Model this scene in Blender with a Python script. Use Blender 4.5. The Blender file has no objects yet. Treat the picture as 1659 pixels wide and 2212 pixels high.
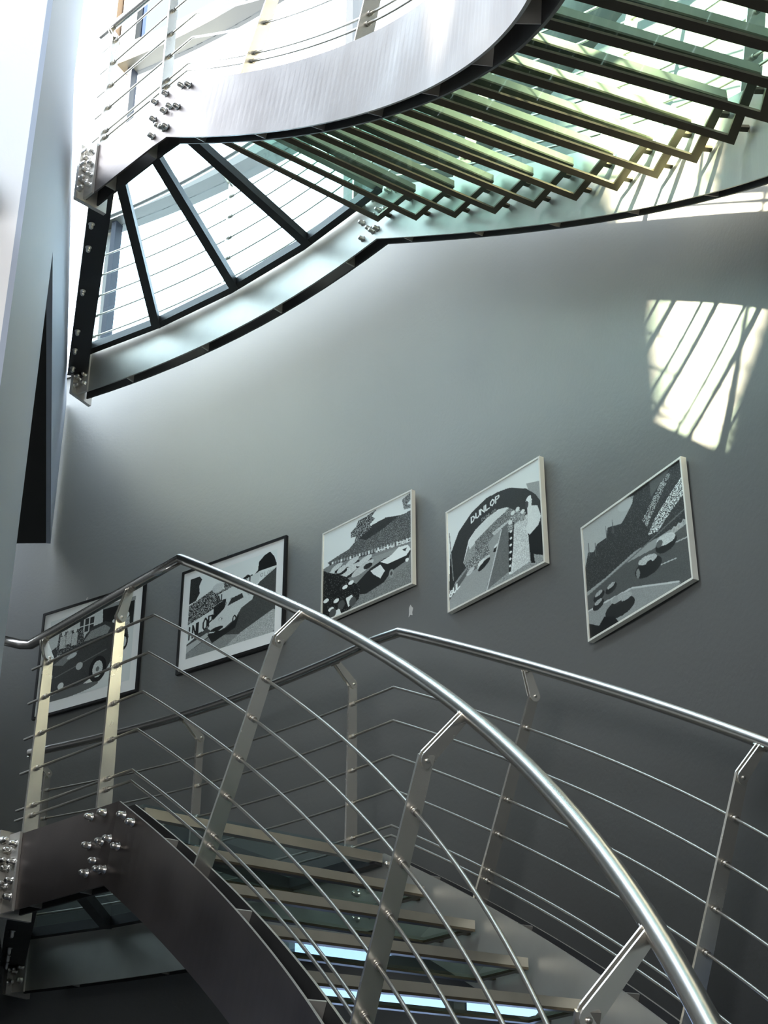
import bpy, bmesh, math, random
import numpy as np
from mathutils import Vector, Matrix
random.seed(3); rng = np.random.default_rng(3)
C = bpy.context.scene.collection
Z0 = 1.60                                   # eye height above the floor
# ---------------------------------------------------------------- camera
cd = bpy.data.cameras.new('camera'); cam = bpy.data.objects.new('camera', cd); C.objects.link(cam)
cam.location = (0, 0, Z0); cam.rotation_euler = (math.pi/2 + 0.47075, 0, 0)
cd.sensor_fit = 'HORIZONTAL'; cd.sensor_width = 36; cd.lens = 3226.15/1659*36; cd.clip_start = 0.05
bpy.context.scene.camera = cam
# ---------------------------------------------------------------- light and exposure
w = bpy.data.worlds.new('sky'); bpy.context.scene.world = w; w.use_nodes = True
nt = w.node_tree; nt.nodes.clear()
wo = nt.nodes.new('ShaderNodeOutputWorld'); wb = nt.nodes.new('ShaderNodeBackground')
tc = nt.nodes.new('ShaderNodeTexCoord'); sx = nt.nodes.new('ShaderNodeSeparateXYZ'); rp = nt.nodes.new('ShaderNodeValToRGB')
nt.links.new(tc.outputs['Generated'], sx.inputs[0]); nt.links.new(sx.outputs['Z'], rp.inputs[0])
rp.color_ramp.elements[0].position = 0.0; rp.color_ramp.elements[0].color = (0.90, 0.95, 1.0, 1)
rp.color_ramp.elements[1].position = 1.0; rp.color_ramp.elements[1].color = (0.74, 0.86, 1.0, 1)
nt.links.new(rp.outputs[0], wb.inputs[0]); wb.inputs[1].default_value = 6.5
nt.links.new(wb.outputs[0], wo.inputs[0])

def sunlamp(name, az, el, strength, col):
    l = bpy.data.lights.new(name, 'SUN'); l.energy = strength; l.color = col; l.angle = math.radians(1.1)
    o = bpy.data.objects.new(name, l); C.objects.link(o); o.location = (-9, -9, 12)
    a, e = math.radians(az), math.radians(el)
    d = Vector((math.sin(a)*math.cos(e), math.cos(a)*math.cos(e), -math.sin(e)))
    o.rotation_euler = d.to_track_quat('-Z', 'Y').to_euler(); return o
SUN_AZ, SUN_EL = 29.3, 15.5
sunlamp('sun', SUN_AZ, SUN_EL, 110.0, (1.0, 0.88, 0.64))

def area(name, loc, target, sx_, sy_, power, col):
    l = bpy.data.lights.new(name, 'AREA'); l.shape = 'RECTANGLE'; l.size = sx_; l.size_y = sy_; l.energy = power; l.color = col
    o = bpy.data.objects.new(name, l); C.objects.link(o); o.location = loc
    o.rotation_euler = (Vector(target)-Vector(loc)).to_track_quat('-Z', 'Y').to_euler(); return o
area('rear_fill_light', (-1.5, -5.6, 3.4), (-0.2, 6.0, 3.4), 5.5, 2.4, 520, (0.97, 0.98, 1.0))  # added fill for the lower wall and pictures, no window stands here
area('skylight_blue', (-4.2, 1.5, 10.8), (0.4, 7.2, 5.0), 4.0, 3.0, 500, (0.80, 0.90, 1.0))
vs = bpy.context.scene.view_settings
vs.view_transform = 'Standard'; vs.look = 'None'; vs.gamma = 1; vs.use_curve_mapping = False; vs.exposure = 0.45

# ---------------------------------------------------------------- materials
def mat(name, col, rough=0.5, metal=0.0, noise=0.0, scale=8.0, bump=0.0, bscale=60.0, stretch=None, spec=None):
    m = bpy.data.materials.new(name); m.use_nodes = True; n = m.node_tree.nodes; L = m.node_tree.links
    b = n['Principled BSDF']; b.inputs['Base Color'].default_value = (*col, 1)
    b.inputs['Roughness'].default_value = rough; b.inputs['Metallic'].default_value = metal
    if spec is not None: b.inputs['Specular IOR Level'].default_value = spec
    if noise or bump:
        t = n.new('ShaderNodeTexCoord'); mp = n.new('ShaderNodeMapping'); L.new(t.outputs['Object'], mp.inputs[0])
        if stretch: mp.inputs['Scale'].default_value = stretch
    if noise:
        x = n.new('ShaderNodeTexNoise'); x.inputs['Scale'].default_value = scale; x.inputs['Detail'].default_value = 6
        L.new(mp.outputs[0], x.inputs['Vector'])
        r = n.new('ShaderNodeMix'); r.data_type = 'RGBA'
        r.inputs[6].default_value = (*[c*(1-noise) for c in col], 1); r.inputs[7].default_value = (*[min(1, c*(1+noise)) for c in col], 1)
        L.new(x.outputs['Fac'], r.inputs[0]); L.new(r.outputs[2], b.inputs['Base Color'])
        q = n.new('ShaderNodeMapRange'); q.inputs['To Min'].default_value = max(0.05, rough-noise*0.4); q.inputs['To Max'].default_value = min(1, rough+noise*0.4)
        L.new(x.outputs['Fac'], q.inputs[0]); L.new(q.outputs[0], b.inputs['Roughness'])
    if bump:
        x = n.new('ShaderNodeTexNoise'); x.inputs['Scale'].default_value = bscale; x.inputs['Detail'].default_value = 4
        L.new(mp.outputs[0], x.inputs['Vector'])
        bp = n.new('ShaderNodeBump'); bp.inputs['Strength'].default_value = bump; bp.inputs['Distance'].default_value = 0.01
        L.new(x.outputs['Fac'], bp.inputs['Height']); L.new(bp.outputs[0], b.inputs['Normal'])
    return m
def glass(name, tint, refl=1.0):
    m = bpy.data.materials.new(name); m.use_nodes = True; n = m.node_tree.nodes; L = m.node_tree.links; n.clear()
    o = n.new('ShaderNodeOutputMaterial'); t = n.new('ShaderNodeBsdfTransparent'); t.inputs[0].default_value = (*tint, 1)
    g = n.new('ShaderNodeBsdfGlossy'); g.inputs['Roughness'].default_value = 0.02; g.inputs[0].default_value = (0.85, 1.0, 0.93, 1)
    f = n.new('ShaderNodeFresnel'); f.inputs[0].default_value = 1.5
    ge = n.new('ShaderNodeNewGeometry'); iv = n.new('ShaderNodeMath'); iv.operation = 'SUBTRACT'; iv.inputs[0].default_value = 1; L.new(ge.outputs['Backfacing'], iv.inputs[1])
    mu = n.new('ShaderNodeMath'); mu.operation = 'MULTIPLY'; L.new(f.outputs[0], mu.inputs[0]); L.new(iv.outputs[0], mu.inputs[1])
    x = n.new('ShaderNodeMixShader'); L.new(mu.outputs[0], x.inputs[0]); L.new(t.outputs[0], x.inputs[1]); L.new(g.outputs[0], x.inputs[2])
    L.new(x.outputs[0], o.inputs[0]); return m
M = dict(
    wall=mat('grey_plaster', (0.155, 0.161, 0.154), 0.55, noise=0.07, scale=1.3, bump=0.12, bscale=45, spec=0.35),
    pale=mat('pale_plaster', (0.84, 0.84, 0.85), 0.7, noise=0.03, scale=2, bump=0.05),
    bluelit=mat('blue_lit_plaster', (0.36, 0.41, 0.50), 0.6, noise=0.03, scale=2, bump=0.05),  # pale plaster of the pier's side face, its blue light mixed into the colour
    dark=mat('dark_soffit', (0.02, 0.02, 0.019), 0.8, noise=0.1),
    floor=mat('dark_stone_floor', (0.016, 0.016, 0.016), 0.5, noise=0.2, scale=3),
    room=mat('room_plaster', (0.22, 0.22, 0.21), 0.8, noise=0.05),
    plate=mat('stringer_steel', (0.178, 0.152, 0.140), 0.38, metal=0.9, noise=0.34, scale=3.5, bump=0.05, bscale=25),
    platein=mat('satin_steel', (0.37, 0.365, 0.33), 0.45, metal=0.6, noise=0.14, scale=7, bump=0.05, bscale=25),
    edge=mat('cut_steel_edge', (0.50, 0.48, 0.43), 0.4, metal=0.7),
    frame=mat('tread_frame_steel', (0.14, 0.118, 0.085), 0.38, metal=0.95, noise=0.12, scale=14),
    nosing=mat('nosing_steel', (0.54, 0.51, 0.43), 0.42, metal=0.9, noise=0.12, scale=14),
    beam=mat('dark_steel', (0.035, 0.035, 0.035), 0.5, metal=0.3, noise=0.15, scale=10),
    rail=mat('brushed_steel', (0.54, 0.52, 0.49), 0.27, metal=1.0),
    rod=mat('rod_steel', (0.40, 0.38, 0.34), 0.32, metal=0.9),
    post=mat('post_steel', (0.80, 0.77, 0.70), 0.26, metal=0.92, noise=0.10, scale=9),
    bolt=mat('bolt_steel', (0.72, 0.68, 0.62), 0.28, metal=1.0),
    bracket=mat('bracket_steel', (0.62, 0.59, 0.54), 0.4, metal=0.6, noise=0.08),
    winframe=mat('window_aluminium', (0.12, 0.112, 0.10), 0.45, metal=0.2, noise=0.05),
    winbrown=mat('bronze_mullion', (0.10, 0.065, 0.045), 0.5, noise=0.25, scale=12),
    winblue=mat('blue_mullion', (0.003, 0.005, 0.016), 0.7),
    glass=glass('tread_glass', (0.86, 0.96, 0.92)),
    floorglass=glass('landing_glass', (0.87, 0.955, 0.975)),
    pane=glass('window_glass', (0.95, 0.98, 1.0)),
    lowpane=glass('blue_window_glass', (0.48, 0.56, 0.70)),
    paneblue=glass('tinted_window_glass', (0.27, 0.30, 0.385)),
    black=mat('black_frame', (0.012, 0.012, 0.012), 0.35),
    alu=mat('aluminium_frame', (0.88, 0.87, 0.78), 0.35, metal=0.3),
    scuff=mat('bare_plaster', (0.55, 0.55, 0.52), 0.8),
    white=mat('white_mount', (0.88, 0.90, 0.86), 0.6),
)
# ---------------------------------------------------------------- object helpers
def link(name, me, m=None, parent=None):
    if m is not None and not me.materials: me.materials.append(m)
    o = bpy.data.objects.new(name, me); C.objects.link(o)
    if parent: o.parent = parent
    return o
def mesh(name, V, F, smooth=False):
    me = bpy.data.meshes.new(name); me.from_pydata([tuple(v) for v in V], [], F); me.validate()
    bm = bmesh.new(); bm.from_mesh(me); bmesh.ops.recalc_face_normals(bm, faces=bm.faces); bm.to_mesh(me); bm.free()
    if smooth:
        for p in me.polygons: p.use_smooth = True
    me.update(); return me
def obj(name, VF, m, parent=None, smooth=False): return link(name, mesh(name, *VF, smooth=smooth), m, parent)
def thing(name, label, cat, loc=(0, 0, 0), group=None):
    o = bpy.data.objects.new(name, None); C.objects.link(o); o.empty_display_size = 0.1
    o['label'] = label; o['category'] = cat
    if group: o['group'] = group
    return o
def struct(name, VF, m, parent=None, smooth=False):
    o = obj(name, VF, m, parent, smooth)
    if not parent: o['kind'] = 'structure'
    return o
def join(*L):
    V = []; F = []
    for v, f in L:
        n = len(V); V += list(v); F += [tuple(i+n for i in q) for q in f]
    return V, F
def prism(pts, z0, z1):                       # horizontal polygon, extruded in z
    n = len(pts); V = [(p[0], p[1], z0) for p in pts]+[(p[0], p[1], z1) for p in pts]
    return V, [tuple(range(n)), tuple(range(n, 2*n))]+[(i, (i+1) % n, (i+1) % n+n, i+n) for i in range(n)]
def box(c, ax, ay, az):                       # centre and three half axes
    c, ax, ay, az = map(lambda a: np.array(a, float), (c, ax, ay, az)); V = []
    for k in (-1, 1):
        for (i, j) in ((-1, -1), (1, -1), (1, 1), (-1, 1)): V.append(c+i*ax+j*ay+k*az)
    return V, [(0, 1, 2, 3), (4, 5, 6, 7), (0, 1, 5, 4), (1, 2, 6, 5), (2, 3, 7, 6), (3, 0, 4, 7)]
def sweep(A, B, Cc, D):                       # closed strip with four corner polylines
    n = len(A); V = []; F = []
    for i in range(n): V += [A[i], B[i], Cc[i], D[i]]
    for i in range(n-1):
        a = 4*i
        for k in range(4): F.append((a+k, a+(k+1) % 4, a+4+(k+1) % 4, a+4+k))
    F += [(0, 1, 2, 3), (4*n-4, 4*n-3, 4*n-2, 4*n-1)]
    return V, F
def tube(P, r, n=12, closed_ends=True):
    P = [np.array(p, float) for p in P]; V = []; F = []; N = len(P); up = None
    for i in range(N):
        t = P[min(i+1, N-1)]-P[max(i-1, 0)]; t /= np.linalg.norm(t)
        if up is None: up = np.array([0, 0, 1.0]) if abs(t[2]) < .9 else np.array([1.0, 0, 0])
        up = up-t*(up@t); up /= np.linalg.norm(up); s = np.cross(t, up)
        k = 1.0
        if 0 < i < N-1:
            a = P[i]-P[i-1]; b = P[i+1]-P[i]; c = (a@b)/np.linalg.norm(a)/np.linalg.norm(b); k = 1/math.sqrt(max(.3, (1+c)/2))
        for j in range(n):
            an = 2*math.pi*j/n; V.append(P[i]+r*(math.cos(an)*up*k+math.sin(an)*s))
    for i in range(N-1):
        for j in range(n): F.append((i*n+j, i*n+(j+1) % n, (i+1)*n+(j+1) % n, (i+1)*n+j))
    if closed_ends: F += [tuple(range(n)), tuple(range((N-1)*n, N*n))]
    return V, F
# ---------------------------------------------------------------- plan of the stair (two curved strings and a landing)
Q = dict(z1=1.71361, S=3.86803, hs=0.33134)
K = np.array([-1.08099, 5.96706]); PHI = -0.78177; LL = 0.822
DI = np.array([math.sin(PHI), math.cos(PHI)]); NI = np.array([DI[1], -DI[0]])          # along the landing, towards the treads
OK = np.array([0.0, 6.82443]); OL = np.array([-2.06631, 8.57845])
CO = (OL-OK)/np.hypot(*(OL-OK)); LO = np.hypot(*(OL-OK)); NO = np.array([-CO[1], CO[0]])
def path(x0, y0, hd, k0, k1, k2, a0, a1, smin=-1.2, smax=6.6, n=391):
    s = np.linspace(smin, smax, n); t = np.clip(s, -9, 4.2)
    kap = k0+k1*t+k2*t*t; ds = s[1]-s[0]
    psi = np.concatenate([[0], np.cumsum((kap[1:]+kap[:-1])/2*ds)]); psi = psi-np.interp(0, s, psi)+hd
    ux, uy = np.sin(psi), np.cos(psi)
    X = np.concatenate([[0], np.cumsum((ux[1:]+ux[:-1])/2*ds)]); Y = np.concatenate([[0], np.cumsum((uy[1:]+uy[:-1])/2*ds)])
    ta = a0+a1*np.clip(s, -9, 4.2)
    Z = np.concatenate([[0], np.cumsum(-(ta[1:]+ta[:-1])/2*ds)]); Z -= np.interp(0, s, Z)
    return s, X-np.interp(0, s, X)+x0, Y-np.interp(0, s, Y)+y0, Z, ux, uy, ta
PATH = {}
for lev, e in ((0, 1), (1, 0)):
    PATH['i', lev] = path(K[0], K[1], 2.41258, .18011-e*.00187, -.00182, .00192, .65038-e*.03553, .02136+e*.02164)
    PATH['o', lev] = path(OK[0], OK[1], 2.46469, .11918-e*.01476, .04525, 0, .54495-e*.0592, .03778+e*.01533)
def zl(lev): return Z0+Q['z1']+lev*Q['S']
def at(w, lev, s):
    P = PATH[w, lev]; return [np.interp(s, P[0], P[i]) for i in range(1, 7)]
def frame_at(w, lev, s):
    """point on the string's top line, travel dir, lateral dir (towards treads), normal to slope"""
    x, y, z, ux, uy, ta = at(w, lev, s); nn = math.hypot(ux, uy); ux /= nn; uy /= nn
    ca = 1/math.hypot(1, ta); sa = ta*ca
    lat = np.array([-uy, ux, 0]) if w == 'i' else np.array([uy, -ux, 0])
    return np.array([x, y, z+zl(lev)]), np.array([ux*ca, uy*ca, -sa]), lat, np.array([ux*sa, uy*sa, ca])
def fpt(w, lev, s, h, off): p, t, l, n = frame_at(w, lev, s); return p+l*off+n*h
def flight_line(w, lev, hL, hp, off, s_end, step=0.06):
    """samples of a line at normal height hp on the flight, cut where it meets height hL of the landing"""
    ss = np.arange(-1.0, s_end+1e-6, step); P = [fpt(w, lev, s, hp, off) for s in ss]; z = np.array([p[2]-zl(lev) for p in P])
    k = int(np.argmax(z <= hL+1e-9)); out = []
    if k > 0:
        t = (z[k-1]-hL)/(z[k-1]-z[k]); out.append(P[k-1]*(1-t)+P[k]*t)
    return out+P[k+1:]
def land_pt(w, a, off):                       # plan point of the landing edge, a metres from the kink; off towards the treads
    if w == 'i': return K+DI*a+NI*off
    t = a/LO; b = -4*.14*t*(1-t)+off
    return OK+CO*a+NO*b
def lpt(w, lev, a, h, off): p = land_pt(w, a, off); return np.array([p[0], p[1], zl(lev)+h])
def full_line(w, lev, hL, hp, off, s_end, a_end, lat=None):
    """landing end ... kink ... foot of the flight"""
    F_ = flight_line(w, lev, hL, hp, off, s_end); k = F_[0]
    if w == 'i':
        ak = (k[:2]-K)@DI; La = [a_end+(ak-a_end)*i/6 for i in range(6)]
    else:
        ak = (k[:2]-OK)@CO; La = [a_end+(ak-a_end)*i/14 for i in range(14)]
    a = [lpt(w, lev, x, hL, off) for x in La]
    return a, F_
AEND = {'i': 0.80, 'o': 2.70}
RODS = [.815, .6457, .4719, .3078, .1367, .0909]
CI = {'i': .901, 'o': .912}; CB = {'i': .960, 'o': .980}
SEND = {0: {'i': 4.5, 'o': 5.2}, 1: {'i': 4.6, 'o': 5.3}}
GAP = 0.085; TH = 0.010

def plate_vf(w, lev, off0, off1, part):
    """steel plate of a string between two lateral offsets; part = landing or flight"""
    hs = Q['hs']
    T0a, T0f = full_line(w, lev, 0, 0, off0, SEND[lev][w], AEND[w]); T1a, T1f = full_line(w, lev, 0, 0, off1, SEND[lev][w], AEND[w])
    B0a, B0f = full_line(w, lev, -hs, -hs*CB[w], off0, SEND[lev][w], AEND[w]); B1a, B1f = full_line(w, lev, -hs, -hs*CB[w], off1, SEND[lev][w], AEND[w])
    if part == 'landing':
        A, B, Cc, D = [x+[y[0]] for x, y in ((T0a, T0f), (T1a, T1f), (B1a, B1f), (B0a, B0f))]
    else:
        A, B, Cc, D = T0f, T1f, B1f, B0f
    n = min(map(len, (A, B, Cc, D)))
    if part == 'flight':                      # keep cross sections square: resample by parameter
        def rs(L): 
            L = np.array(L); d = np.concatenate([[0], np.cumsum(np.linalg.norm(np.diff(L, axis=0), axis=1))]); t = np.linspace(0, d[-1], 90)
            return [np.array([np.interp(x, d, L[:, k]) for k in range(3)]) for x in t]
        A, B, Cc, D = map(rs, (A, B, Cc, D)); n = 90
    return sweep(A[:n], B[:n], Cc[:n], D[:n])

# bolt mesh: washer, shank collar and dome, axis +Z
def lathe(prof, n=14):
    V = []; F = []
    for r, z in prof:
        for j in range(n): V.append((r*math.cos(2*math.pi*j/n), r*math.sin(2*math.pi*j/n), z))
    for i in range(len(prof)-1):
        for j in range(n): F.append((i*n+j, i*n+(j+1) % n, (i+1)*n+(j+1) % n, (i+1)*n+j))
    F.append(tuple(range(n))); F.append(tuple(range((len(prof)-1)*n, len(prof)*n)))
    return V, F
BOLT = mesh('bolt', *lathe([(.019, 0), (.019, .003), (.0135, .004), (.0135, .022), (.0125, .028), (.009, .033), (.004, .035)]), smooth=True); BOLT.materials.append(M['bolt'])
SMALL = mesh('small_bolt', *lathe([(.007, 0), (.007, .003), (.004, .006)], 10), smooth=True); SMALL.materials.append(M['bolt'])
COLLAR = mesh('collar', *lathe([(.0095, -.006), (.011, -.006), (.011, .018), (.0095, .018)], 12), smooth=True); COLLAR.materials.append(M['rod'])
def place(me, name, p, axis, parent, scale=1.0):
    o = bpy.data.objects.new(name, me); C.objects.link(o)
    o.matrix_world = Matrix.Translation(Vector(p)) @ Vector(axis).to_track_quat('Z', 'Y').to_matrix().to_4x4() @ Matrix.Scale(scale, 4)
    o.parent = parent; return o

# ---------------------------------------------------------------- strings, landing and treads
RISE = Q['S']/19.0
TZ = 0.046                                     # depth of a tread frame
def beam_vf(a, b, wid, z0, z1):
    a = np.array(a[:2]); b = np.array(b[:2]); d = b-a; d /= np.hypot(*d); n = np.array([-d[1], d[0]])*wid/2
    return prism([a+n, a-n, b-n, b+n], z0, z1)
def ribs(w, lev, lst, parent):
    for s, da in lst:
        if da: continue
        p, t, l, n = frame_at(w, lev, s)
        c = p+l*GAP/2*(1 if w == 'i' else -1)-n*(Q['hs']*.49)
        obj('rib', box(c, l*(GAP/2-TH), t*.004, n*Q['hs']*.485), M['edge'], parent)
def edge_faces(o):                            # bare cut edge along the top of a plate
    o.data.materials.append(M['edge'])
    for i, p in enumerate(o.data.polygons):
        if abs(p.normal.z) > .55 and p.area < .01 and p.normal.z > 0: p.material_index = 1
def build_level(lev):
    where = 'lower' if lev == 0 else 'upper'
    z = zl(lev)
    L = thing('stair_landing', {0: 'glass floored steel landing at the head of the lower flight, above the dark ground level',
                                1: 'glass floored steel landing overhead, seen from below against the white window'}[lev], 'landing')
    Fl = thing('stair_flight', {0: 'lower curved steel stair flight with open glass treads descending to the right',
                                1: 'upper curved steel stair flight overhead with green glass treads seen from below'}[lev], 'staircase')
    sgn = {'i': 1, 'o': -1}
    for w in 'io':
        for root, part in ((L, 'landing'), (Fl, 'flight')):
            if w == 'i':
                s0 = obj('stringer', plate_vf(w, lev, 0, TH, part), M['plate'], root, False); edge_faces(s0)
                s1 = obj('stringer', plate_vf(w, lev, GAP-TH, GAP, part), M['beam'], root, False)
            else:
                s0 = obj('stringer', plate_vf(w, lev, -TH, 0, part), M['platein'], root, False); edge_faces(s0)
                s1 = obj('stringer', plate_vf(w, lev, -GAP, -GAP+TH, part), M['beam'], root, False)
            edge_faces(s1)
            if part == 'flight':
                # stiffening ribs between the two plates of the string
                lim = SEND[lev][w]
                rs_ = [.35, .93, 1.50, 2.08, 2.66, 3.24, 3.82, 4.4] if w == 'i' else [.31, .92, 1.56, 2.2, 2.84, 3.48, 4.12, 4.76]
                for s in rs_:
                    if s < lim:
                        p, t, l, n = frame_at(w, lev, s); c = p+l*(GAP/2)*sgn[w]-n*Q['hs']*.5*CB[w]
                        obj('rib', box(c, l*(GAP/2-TH-.001), t*.0045, n*(Q['hs']*.5*CB[w]-.003)), M['edge'], root)
            else:
                for a in ([.25, .62] if w == 'i' else [.35, 1.0, 1.65, 2.3]):
                    p = lpt(w, lev, a, -Q['hs']/2, GAP/2*sgn[w]); q_ = lpt(w, lev, a+.01, -Q['hs']/2, GAP/2*sgn[w]); t = (q_-p)/np.linalg.norm(q_-p); l = np.array([t[1], -t[0], 0])
                    obj('rib', box(p, l*(GAP/2-TH-.001), t*.0045, np.array([0, 0, Q['hs']/2-.003])), M['edge'], root)
            # bolts of the splice at the kink
            out = -1 if w == 'i' else 1
            if part == 'landing':
                for a in (.19, .098):
                    for h in (-.03, -.149, -.263):
                        p = lpt(w, lev, a, h, 0); t = lpt(w, lev, a+.01, h, 0)-p; t /= np.linalg.norm(t)
                        l = np.array([t[1], -t[0], 0]) if w == 'i' else np.array([-t[1], t[0], 0])
                        place(BOLT, 'bolt', p+l*0.0*out, l*out, s0)
            else:
                for s, h in ((.065, -.034), (.135, -.034), (.03, -.150), (.10, -.152), (-.005, -.262), (.068, -.265)):
                    p, t, l, n = frame_at(w, lev, s); place(BOLT, 'bolt', p+n*h, l*out if w == 'i' else l, s0)
        # end brackets of the landing strings
        a = AEND[w]; h = -Q['hs']/2
        p = lpt(w, lev, a-.02, h, 0); q_ = lpt(w, lev, a+.01, h, 0); t = (q_-p); t /= np.linalg.norm(t); l = np.array([t[1], -t[0], 0]) if w == 'i' else np.array([-t[1], t[0], 0])
        o_ = -1 if w == 'i' else 1
        base = lpt(w, lev, a-.005, h, 0)
        br = obj('bracket', box(base+t*.012+l*(.04 if w == 'i' else -.04), t*.012, l*.10, (0, 0, Q['hs']/2+.02)), M['bracket'], L)
        br2 = obj('bracket', box(base-t*.035+l*o_*.008, t*.05, l*.007, (0, 0, Q['hs']/2+.006)), M['bracket'], L)
        for h2 in (.12, .04, -.04, -.11):
            for k, oo in enumerate((-.03, .03)):
                if h2 == -.11 and k: continue
                place(BOLT, 'bolt', base+np.array([0, 0, h2-.02*k])-t*.035+t*(.022*(1 if k else -1))+l*o_*.014, l*o_, br2)
        for h2 in (.14, .05, -.05, -.12):
            place(BOLT, 'bolt', base+np.array([0, 0, h2])+l*o_*.045, -t, br)
    # landing frame: end beam, edge beams, radial beams, glass
    zt = z-.012; zb = z-.064
    EI = land_pt('i', AEND['i'], GAP+.02); EO = land_pt('o', AEND['o'], .02)
    obj('end_beam', beam_vf(EI+(EI-EO)*.02, EO, .13, z-.20, z-.012), M['beam'], L)
    for k in range(9):
        f = .05+.9*k/8; p = EI*(1-f)+EO*f; dd = (EO-EI)/np.hypot(*(EO-EI)); nn = np.array([dd[1], -dd[0]])
        if (nn@(K-EI)) < 0: nn = -nn
        if k in (0, 1, 2, 4, 6, 7, 8): place(BOLT, 'bolt', (p[0]-nn[0]*.035, p[1]-nn[1]*.035, z-.20), (0, 0, -1), L.children[-1] if False else L)
    bi = [.80, .585, .245, .02]; bo = [2.70, 1.99, 1.36, .70]
    ei = [land_pt('i', a, GAP+.03) for a in np.linspace(.80, -.02, 8)]; 
    obj('edge_beam', beam_vf(ei[0], ei[-1], .045, zb, zt), M['beam'], L)
    eo = [land_pt('o', a, .024) for a in (2.70, 1.99, 1.36, .70, -.01)]
    eo2 = [land_pt('o', a, .075) for a in (2.70, 1.99, 1.36, .70, -.01)]
    for k in range(4):
        obj('edge_beam', prism([eo[k], eo[k+1], eo2[k+1], eo2[k]], zb, zt), M['beam'], L)
    RB = [((-1.455, 6.66), (-1.494, 8.19)), ((-1.285, 6.42), (-.942, 7.76)), ((-1.07, 6.32), (-.461, 7.30))]
    RB = [(land_pt('i', .52, GAP+.05), np.array([-1.494, 8.19])), (land_pt('i', .245, GAP+.05), np.array([-.942, 7.76])), (land_pt('i', .03, GAP+.05), np.array([-.461, 7.30]))]
    # keep the measured lines of the radial beams
    meas = [(np.array([-1.498, 6.764]), np.array([-1.494, 8.178])), (np.array([-1.269, 6.528]), np.array([-.942, 7.746])), (np.array([-1.045, 6.383]), np.array([-.461, 7.292]))]
    RB = []
    for A_, B_ in meas:
        d = B_-A_; d /= np.hypot(*d)
        # extend back to the inner edge beam
        t = ((K+NI*(GAP+.05))-A_)@NI/(d@NI); RB.append((A_+d*t, B_))
    for a, b in RB: obj('radial_beam', beam_vf(a, b, .056, zb-.006, zt-.001), M['beam'], L)
    ko = land_pt('o', -.0, .03); ki = land_pt('i', -.01, GAP+.03)
    obj('nosing_beam', beam_vf(ki, ko, .04, z-.052, z-.010), M['nosing'], L)
    # glass panels of the landing
    ins = [land_pt('i', .80, GAP+.05), RB[0][0], RB[1][0], RB[2][0], ki]
    outs = [land_pt('o', 2.68, .05), RB[0][1], RB[1][1], RB[2][1], ko]
    for k in range(4): obj('glass_panel', prism([ins[k], ins[k+1], outs[k+1], outs[k]], z-.0105, z+.008), M['floorglass'], L)
    # treads
    nt_ = 15
    for k in range(1, nt_+1):
        so0, so1 = .345*(k-1)-.02, .345*k-.02; si0, si1 = .297*(k-1)-.005, .297*k-.005
        def pin(s): x = fpt('i', lev, s, 0, GAP+.012); return x[:2]
        def pou(s): x = fpt('o', lev, s, 0, .028); return x[:2]
        a, b, c, d = pin(si0), pou(so0), pou(so1), pin(si1)      # rear inner, rear outer, front outer, front inner
        zt = z-.010-RISE*k; zb = zt-TZ
        if zt < .05: break
        def inset(p1, p2, wid):
            v = p2-p1; v /= np.hypot(*v); return v*wid
        wr = .034
        quad = np.array([a, b, c, d]); cen = quad.mean(0)
        inner = []
        for i in range(4):
            p0, p1, p2 = quad[i-1], quad[i], quad[(i+1) % 4]
            e1 = p1-p0; e1 /= np.hypot(*e1); e2 = p2-p1; e2 /= np.hypot(*e2)
            n1 = np.array([-e1[1], e1[0]]); n2 = np.array([-e2[1], e2[0]])
            if n1@(cen-p1) < 0: n1 = -n1
            if n2@(cen-p1) < 0: n2 = -n2
            A_ = np.array([n1, n2]); inner.append(p1+np.linalg.solve(A_, [wr, wr]))
        zf = zb+.010
        V = [(*p, zb) for p in quad]+[(*p, zb) for p in inner]+[(*p, zf) for p in quad]+[(*p, zf) for p in inner]
        F = []
        for i in range(4):
            j = (i+1) % 4
            F += [(i, j, 4+j, 4+i), (8+i, 8+j, 12+j, 12+i), (i, j, 8+j, 8+i), (4+i, 4+j, 12+j, 12+i)]
        tr = obj('tread', (V, F), M['frame'], Fl)
        e1 = (quad[1]-quad[2])*.035*.3; e2 = (quad[0]-quad[3])*.035*.3
        obj('nosing', prism([quad[2], quad[3], quad[3]+e2, quad[2]+e1], zf, zt), M['nosing'], tr)
        ins_ = [p*.35+q_*.65 for p, q_ in zip(inner, quad)]
        obj('tread_glass', prism([ins_[0], ins_[1], quad[2]+e1*1.1, quad[3]+e2*1.1], zf+.001, zt-.004), M['glass'], tr)
        # fixing lugs to the outer string
        for s in (so0+.08, so1-.08):
            p, t, l, n = frame_at('o', lev, s); obj('lug', box((p[0]+l[0]*.015, p[1]+l[1]*.015, zb+.007), (t[0]*.014, t[1]*.014, 0), l*.0145, (0, 0, .006)), M['frame'], tr)
    return L, Fl
LOW_L, LOW_F = build_level(0); UP_L, UP_F = build_level(1)

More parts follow.
